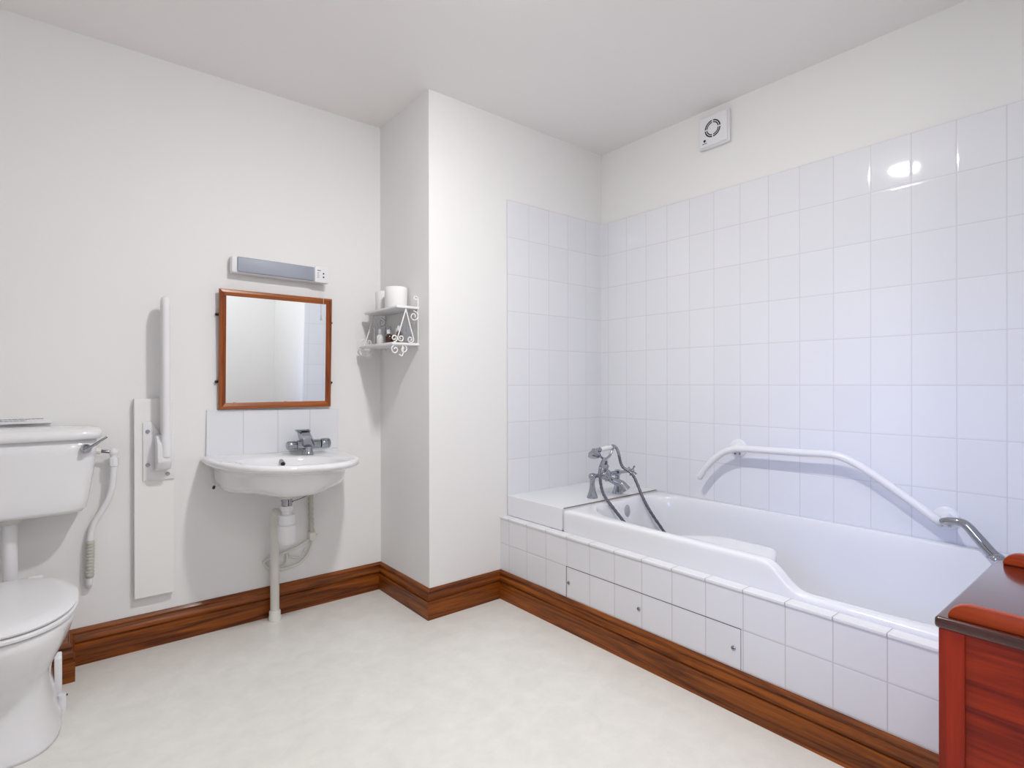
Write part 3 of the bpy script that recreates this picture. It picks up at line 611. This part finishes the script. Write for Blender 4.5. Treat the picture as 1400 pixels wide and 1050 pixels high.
bm = NB(); loft(bm, [cis(.268, 2.642, .928), cis(.274, 2.634, .932), cis(.276, 2.632, .948), cis(.273, 2.636, .960), cis(.262, 2.65, .9665), cis(.22, 2.69, .9735), cis(.1, 2.75, .977)])
obj('cistern_lid', bm, M_ceramic, t, 180)
bm = NB(); cyl(bm, (.066, 2.648, .893), (.066, 2.624, .893), .017, seg=24, prof=[(0, .018), (.4, .018), (1, .011)]); o = obj('flush_lever', bm, M_chrome, t, 50)
bm = NB(); tube(bm, [(.062, 2.622, .890), (.09, 2.620, .908), (.128, 2.618, .936)], lambda q: .0065-.0025*q, 14, 4); obj('lever_arm', bm, M_chrome, o, 180)

# inlet pipe at the cistern's side
t = thing('cistern_supply', (.16, A, .8), 'white water supply pipe with elbow valve beside the cistern', 'pipe')
py = A-.055
bm = NB(); cyl(bm, (.098, py, .868), (.118, py, .866), .013, seg=8); obj('tank_connector', bm, M_greyw, t, 40)
bm = NB(); tube(bm, [(.116, py, .866), (.150, py, .860)], .0065, 12, 0); obj('inlet_stub', bm, M_hose, t, 180)
bm = NB(); ball(bm, (.160, py, .858), .0165, (1, 1, 1), 18); cyl(bm, (.160, py, .858), (.160, py, .80), .017, seg=8, prof=[(0, .012), (.35, .012), (.4, .0175), (.95, .0175), (1, .014)]); obj('elbow_valve', bm, M_plastic, t, 40)
bm = NB(); tube(bm, [(.160, py, .805), (.157, py, .74), (.148, py+.003, .685), (.125, py+.01, .63), (.098, py+.02, .578), (.086, A-.03, .53), (.084, A-.03, .48), (.083, A-.03, .42), (.080, A-.027, .335), (.080, A-.012, .318), (.080, A-.001, .315)], .0118, 18, 6); obj('supply_tube', bm, M_plastic, t, 60)
bm = NB(); P = catmull([(.084, A-.03, .495), (.083, A-.03, .43), (.081, A-.029, .36)], 20); L_ = len(P)
tube(bm, P, lambda q: .0145+.0015*math.sin(q*L_*1.6), 16, 0); obj('ribbed_sleeve', bm, M_lag, t, 180)
# notice strip on the wall above the cistern
t = thing('notice_strip', (-.13, A-.001, 1.0), 'narrow white printed notice on the wall just above the cistern', 'notice')
bm = NB(); box(bm, -.36, -.037, A-.014, A-.0002, .985, 1.0095, .0008, 1); obj('card', bm, M_paper, t)
bm = NB(); rnd = random.Random(2)
for z, x1_ in ((1.0025, -.062), (.9965, -.112)):
    x = -.35
    while x < x1_:
        w_ = rnd.uniform(.006, .018); box(bm, x, min(x+w_, x1_), A-.0145, A-.0139, z, z+.0016); x += w_+.0018
obj('print', bm, M_text, t)

# ================================================================ WALL SHELF
t = thing('wall_shelf', (B, 2.6, 1.43), 'small two-tier white wrought-iron shelf on the side of the pillar', 'shelf')
ys0, ys1 = 2.418, 2.79
U0, L0 = 1.508, 1.339
dp = .124
bm = NB(); box(bm, B-dp, B-.001, ys0, ys1, U0, U0+.012, .003); obj('shelf_board', bm, M_iron, t, 40)
bm = NB(); box(bm, B-dp-.028, B-.001, ys0-.002, ys1, L0-.012, L0, .003); obj('shelf_board', bm, M_iron, t, 40)
def scroll(cx_, cz_, r, a0, turns, sgn, yy, n=26):
    """spiral in the XZ plane from radius r at a0 inward"""
    return [(cx_+sgn*(r*(1-.72*k/n))*math.cos(a0+2*PI*turns*k/n), yy, cz_+(r*(1-.72*k/n))*math.sin(a0+2*PI*turns*k/n)) for k in range(n+1)]
for yy in (ys0+.006, ys1-.006):
    bm = NB(); wr = .0032; xb = B-.005
    tube(bm, [(xb, yy, L0-.02), (xb, yy, U0+.055)], wr, 8, 0)
    tube(bm, [(xb, yy, U0+.055)]+scroll(xb-.014, U0+.052, .014, 0, .9, 1, yy), wr, 8, 0)
    ap = (B-.072, yy, U0-.004)
    tube(bm, [ap, (B-.115, yy, L0+.03)]+scroll(B-.099, L0+.022, .017, PI, 1.2, 1, yy), wr, 8, 0)
    tube(bm, [ap, (B-.03, yy, L0+.02)]+scroll(B-.048, L0+.018, .018, 0, -1.2, 1, yy), wr, 8, 0)
    tube(bm, scroll(B-.028, U0-.036, .026, PI/2, 1.3, -1, yy), wr, 8, 0)
    tube(bm, scroll(B-.135, L0+.02, .018, -PI/2, 1.2, 1, yy), wr, 8, 0)
    tube(bm, [(B-.09, yy, L0-.012), (B-.088, yy, L0-.05), (B-.096, yy, L0-.065), (B-.108, yy, L0-.058)], wr, 8, 4)
    tube(bm, scroll(B-.13, L0-.035, .022, PI*.5, 1.2, 1, yy), wr, 8, 0)
    tube(bm, scroll(B-.085, L0-.032, .02, PI*.5, 1.1, -1, yy), wr, 8, 0)
    obj('scroll_bracket', bm, M_iron, t, 180)
# things on it
UT = U0+.012
def roll(name_label, x, y, r, h):
    t_ = thing('toilet_roll', (x, y, UT), name_label, 'toilet roll', 'toilet rolls on the top shelf')
    b = NB(); n = 40; ri = .02
    prof = [(ri, 0), (r-.003, 0), (r, .004), (r, h-.004), (r-.003, h), (ri, h)]
    loft(b, [[(x+q*math.cos(2*PI*k/n), y+q*math.sin(2*PI*k/n), UT+z) for k in range(n)] for q, z in prof]+[[(x+ri*math.cos(2*PI*k/n), y+ri*math.sin(2*PI*k/n), UT) for k in range(n)]], False, False)
    obj('tissue', b, M_tissue, t_, 40)
    b = NB(); n = 24
    loft(b, [[(x+q*math.cos(2*PI*k/n), y+q*math.sin(2*PI*k/n), UT+z) for k in range(n)] for q, z in ((ri-.0005, 0.001), (ri-.0005, h-.001), (ri-.002, h-.001), (ri-.002, .001), (ri-.0005, .001))], False, False)
    obj('cardboard_core', b, M_lbl, t_, 40)
roll('larger white toilet roll standing at the right of the top shelf', B-.068, 2.535, .056, .104)
roll('white toilet roll partly hidden behind the larger one', B-.060, 2.672, .050, .100)
def tumbler(x, y, r, h, lbl):
    t_ = thing('tumbler', (x, y, L0), lbl, 'glass', 'tumblers on the lower shelf')
    b = NB(); n = 28; loft(b, [[(x+q*math.cos(2*PI*k/n), y+q*math.sin(2*PI*k/n), L0+z) for k in range(n)] for q, z in ((.001, 0), (r*.86, 0), (r*.9, .004), (r, h), (r-.0018, h), (r*.85, .008), (.001, .008))], True, True)
    obj('glass_wall', b, M_glass, t_, 60)
tumbler(B-.052, 2.462, .030, .098, 'clear tumbler at the right end of the lower shelf')
tumbler(B-.060, 2.738, .033, .102, 'clear tumbler at the left end of the lower shelf')
def bottle(x, y, r, h, mb, mc, lbl, neck=.35, nm='bottle'):
    t_ = thing('toiletry_bottle', (x, y, L0), lbl, 'bottle', 'toiletry bottles on the lower shelf')
    b = NB(); cyl(b, (x, y, L0), (x, y, L0+h*.72), r, seg=24, prof=[(0, r*.9), (.04, r), (.72, r), (.88, r*.75), (.95, r*neck), (1, r*neck)]); obj('bottle_body', b, mb, t_, 50)
    b = NB(); cyl(b, (x, y, L0+h*.70), (x, y, L0+h), r*.55, seg=20, prof=[(0, r*.5), (.05, r*.55), (.95, r*.52), (1, r*.45)]); obj('cap', b, mc, t_, 40)
bottle(B-.088, 2.672, .019, .085, M_lbl, M_lbl, 'small cream bottle, leftmost on the lower shelf')
bottle(B-.050, 2.640, .014, .098, M_plastic, M_chrome, 'slim white bottle with silver cap between the cream and brown bottles')
bottle(B-.085, 2.578, .022, .075, M_brown, M_plastic, 'dark brown bottle in the middle of the lower shelf')
bottle(B-.060, 2.535, .019, .080, M_amber, M_lbl, 'amber bottle just right of the dark brown one')
bottle(B-.075, 2.490, .019, .088, M_glass, M_plastic, 'clear bottle with white cap near the right shelf bracket')

# ================================================================ CABINET
kx0, kx1, ky1, ky0, kz = 1.262, 1.784, .303, -.20, .703
t = thing('mahogany_cabinet', ((kx0+kx1)/2, (ky0+ky1)/2, 0), 'dark red mahogany cabinet at the right edge beside the bath', 'cabinet')
bm = NB(); box(bm, kx0+.010, kx1-.008, ky0+.01, ky1-.008, .04, kz-.020, .002); obj('body', bm, M_mahb, t)
# frame-and-panel side towards the room
bx = kx0+.005
for a0, a1 in ((ky1-.045, ky1-.006), (ky0+.01, ky0+.062)):
    bm = NB(); box(bm, bx, bx+.012, a0, a1, .0, kz-.022, .002); obj('side_stile', bm, M_mah, t)
bm = NB(); box(bm, bx+.001, bx+.012, ky0+.062, ky1-.046, .04, .10, .002); obj('side_rail', bm, M_mahy, t)
bm = NB(); box(bm, kx0, kx1, ky0, ky1, kz-.022, kz, .007, 4); obj('top', bm, M_maht, t, 40)
def gallery(x, h_):
    L1, L0_ = ky1-.018, ky0+.015; pts = [(x, L0_, kz)]
    for k in range(11):
        a = PI/2*k/10; pts.insert(0, (x, L1-h_*1.15*(1-math.sin(a)) if 0 else L1 - .0 - h_*1.2*(1-math.cos(a)), kz+h_*math.sin(a)))
    # order: start at front base, rise, run back
    front = [(x, L1-h_*1.2*(1-math.cos(PI/2*k/10)), kz+h_*math.sin(PI/2*k/10)) for k in range(11)]
    back = [(x, L0_+h_*1.2*(1-math.cos(PI/2*(10-k)/10)), kz+h_*math.sin(PI/2*(10-k)/10)) for k in range(11)]
    b = NB(); prism(b, front+back, (.018, 0, 0), .002); return b
obj('gallery_rail', gallery(kx0+.012, .030), M_mahy, t, 30)
obj('gallery_rail', gallery(kx1-.034, .030), M_mahy, t, 30)
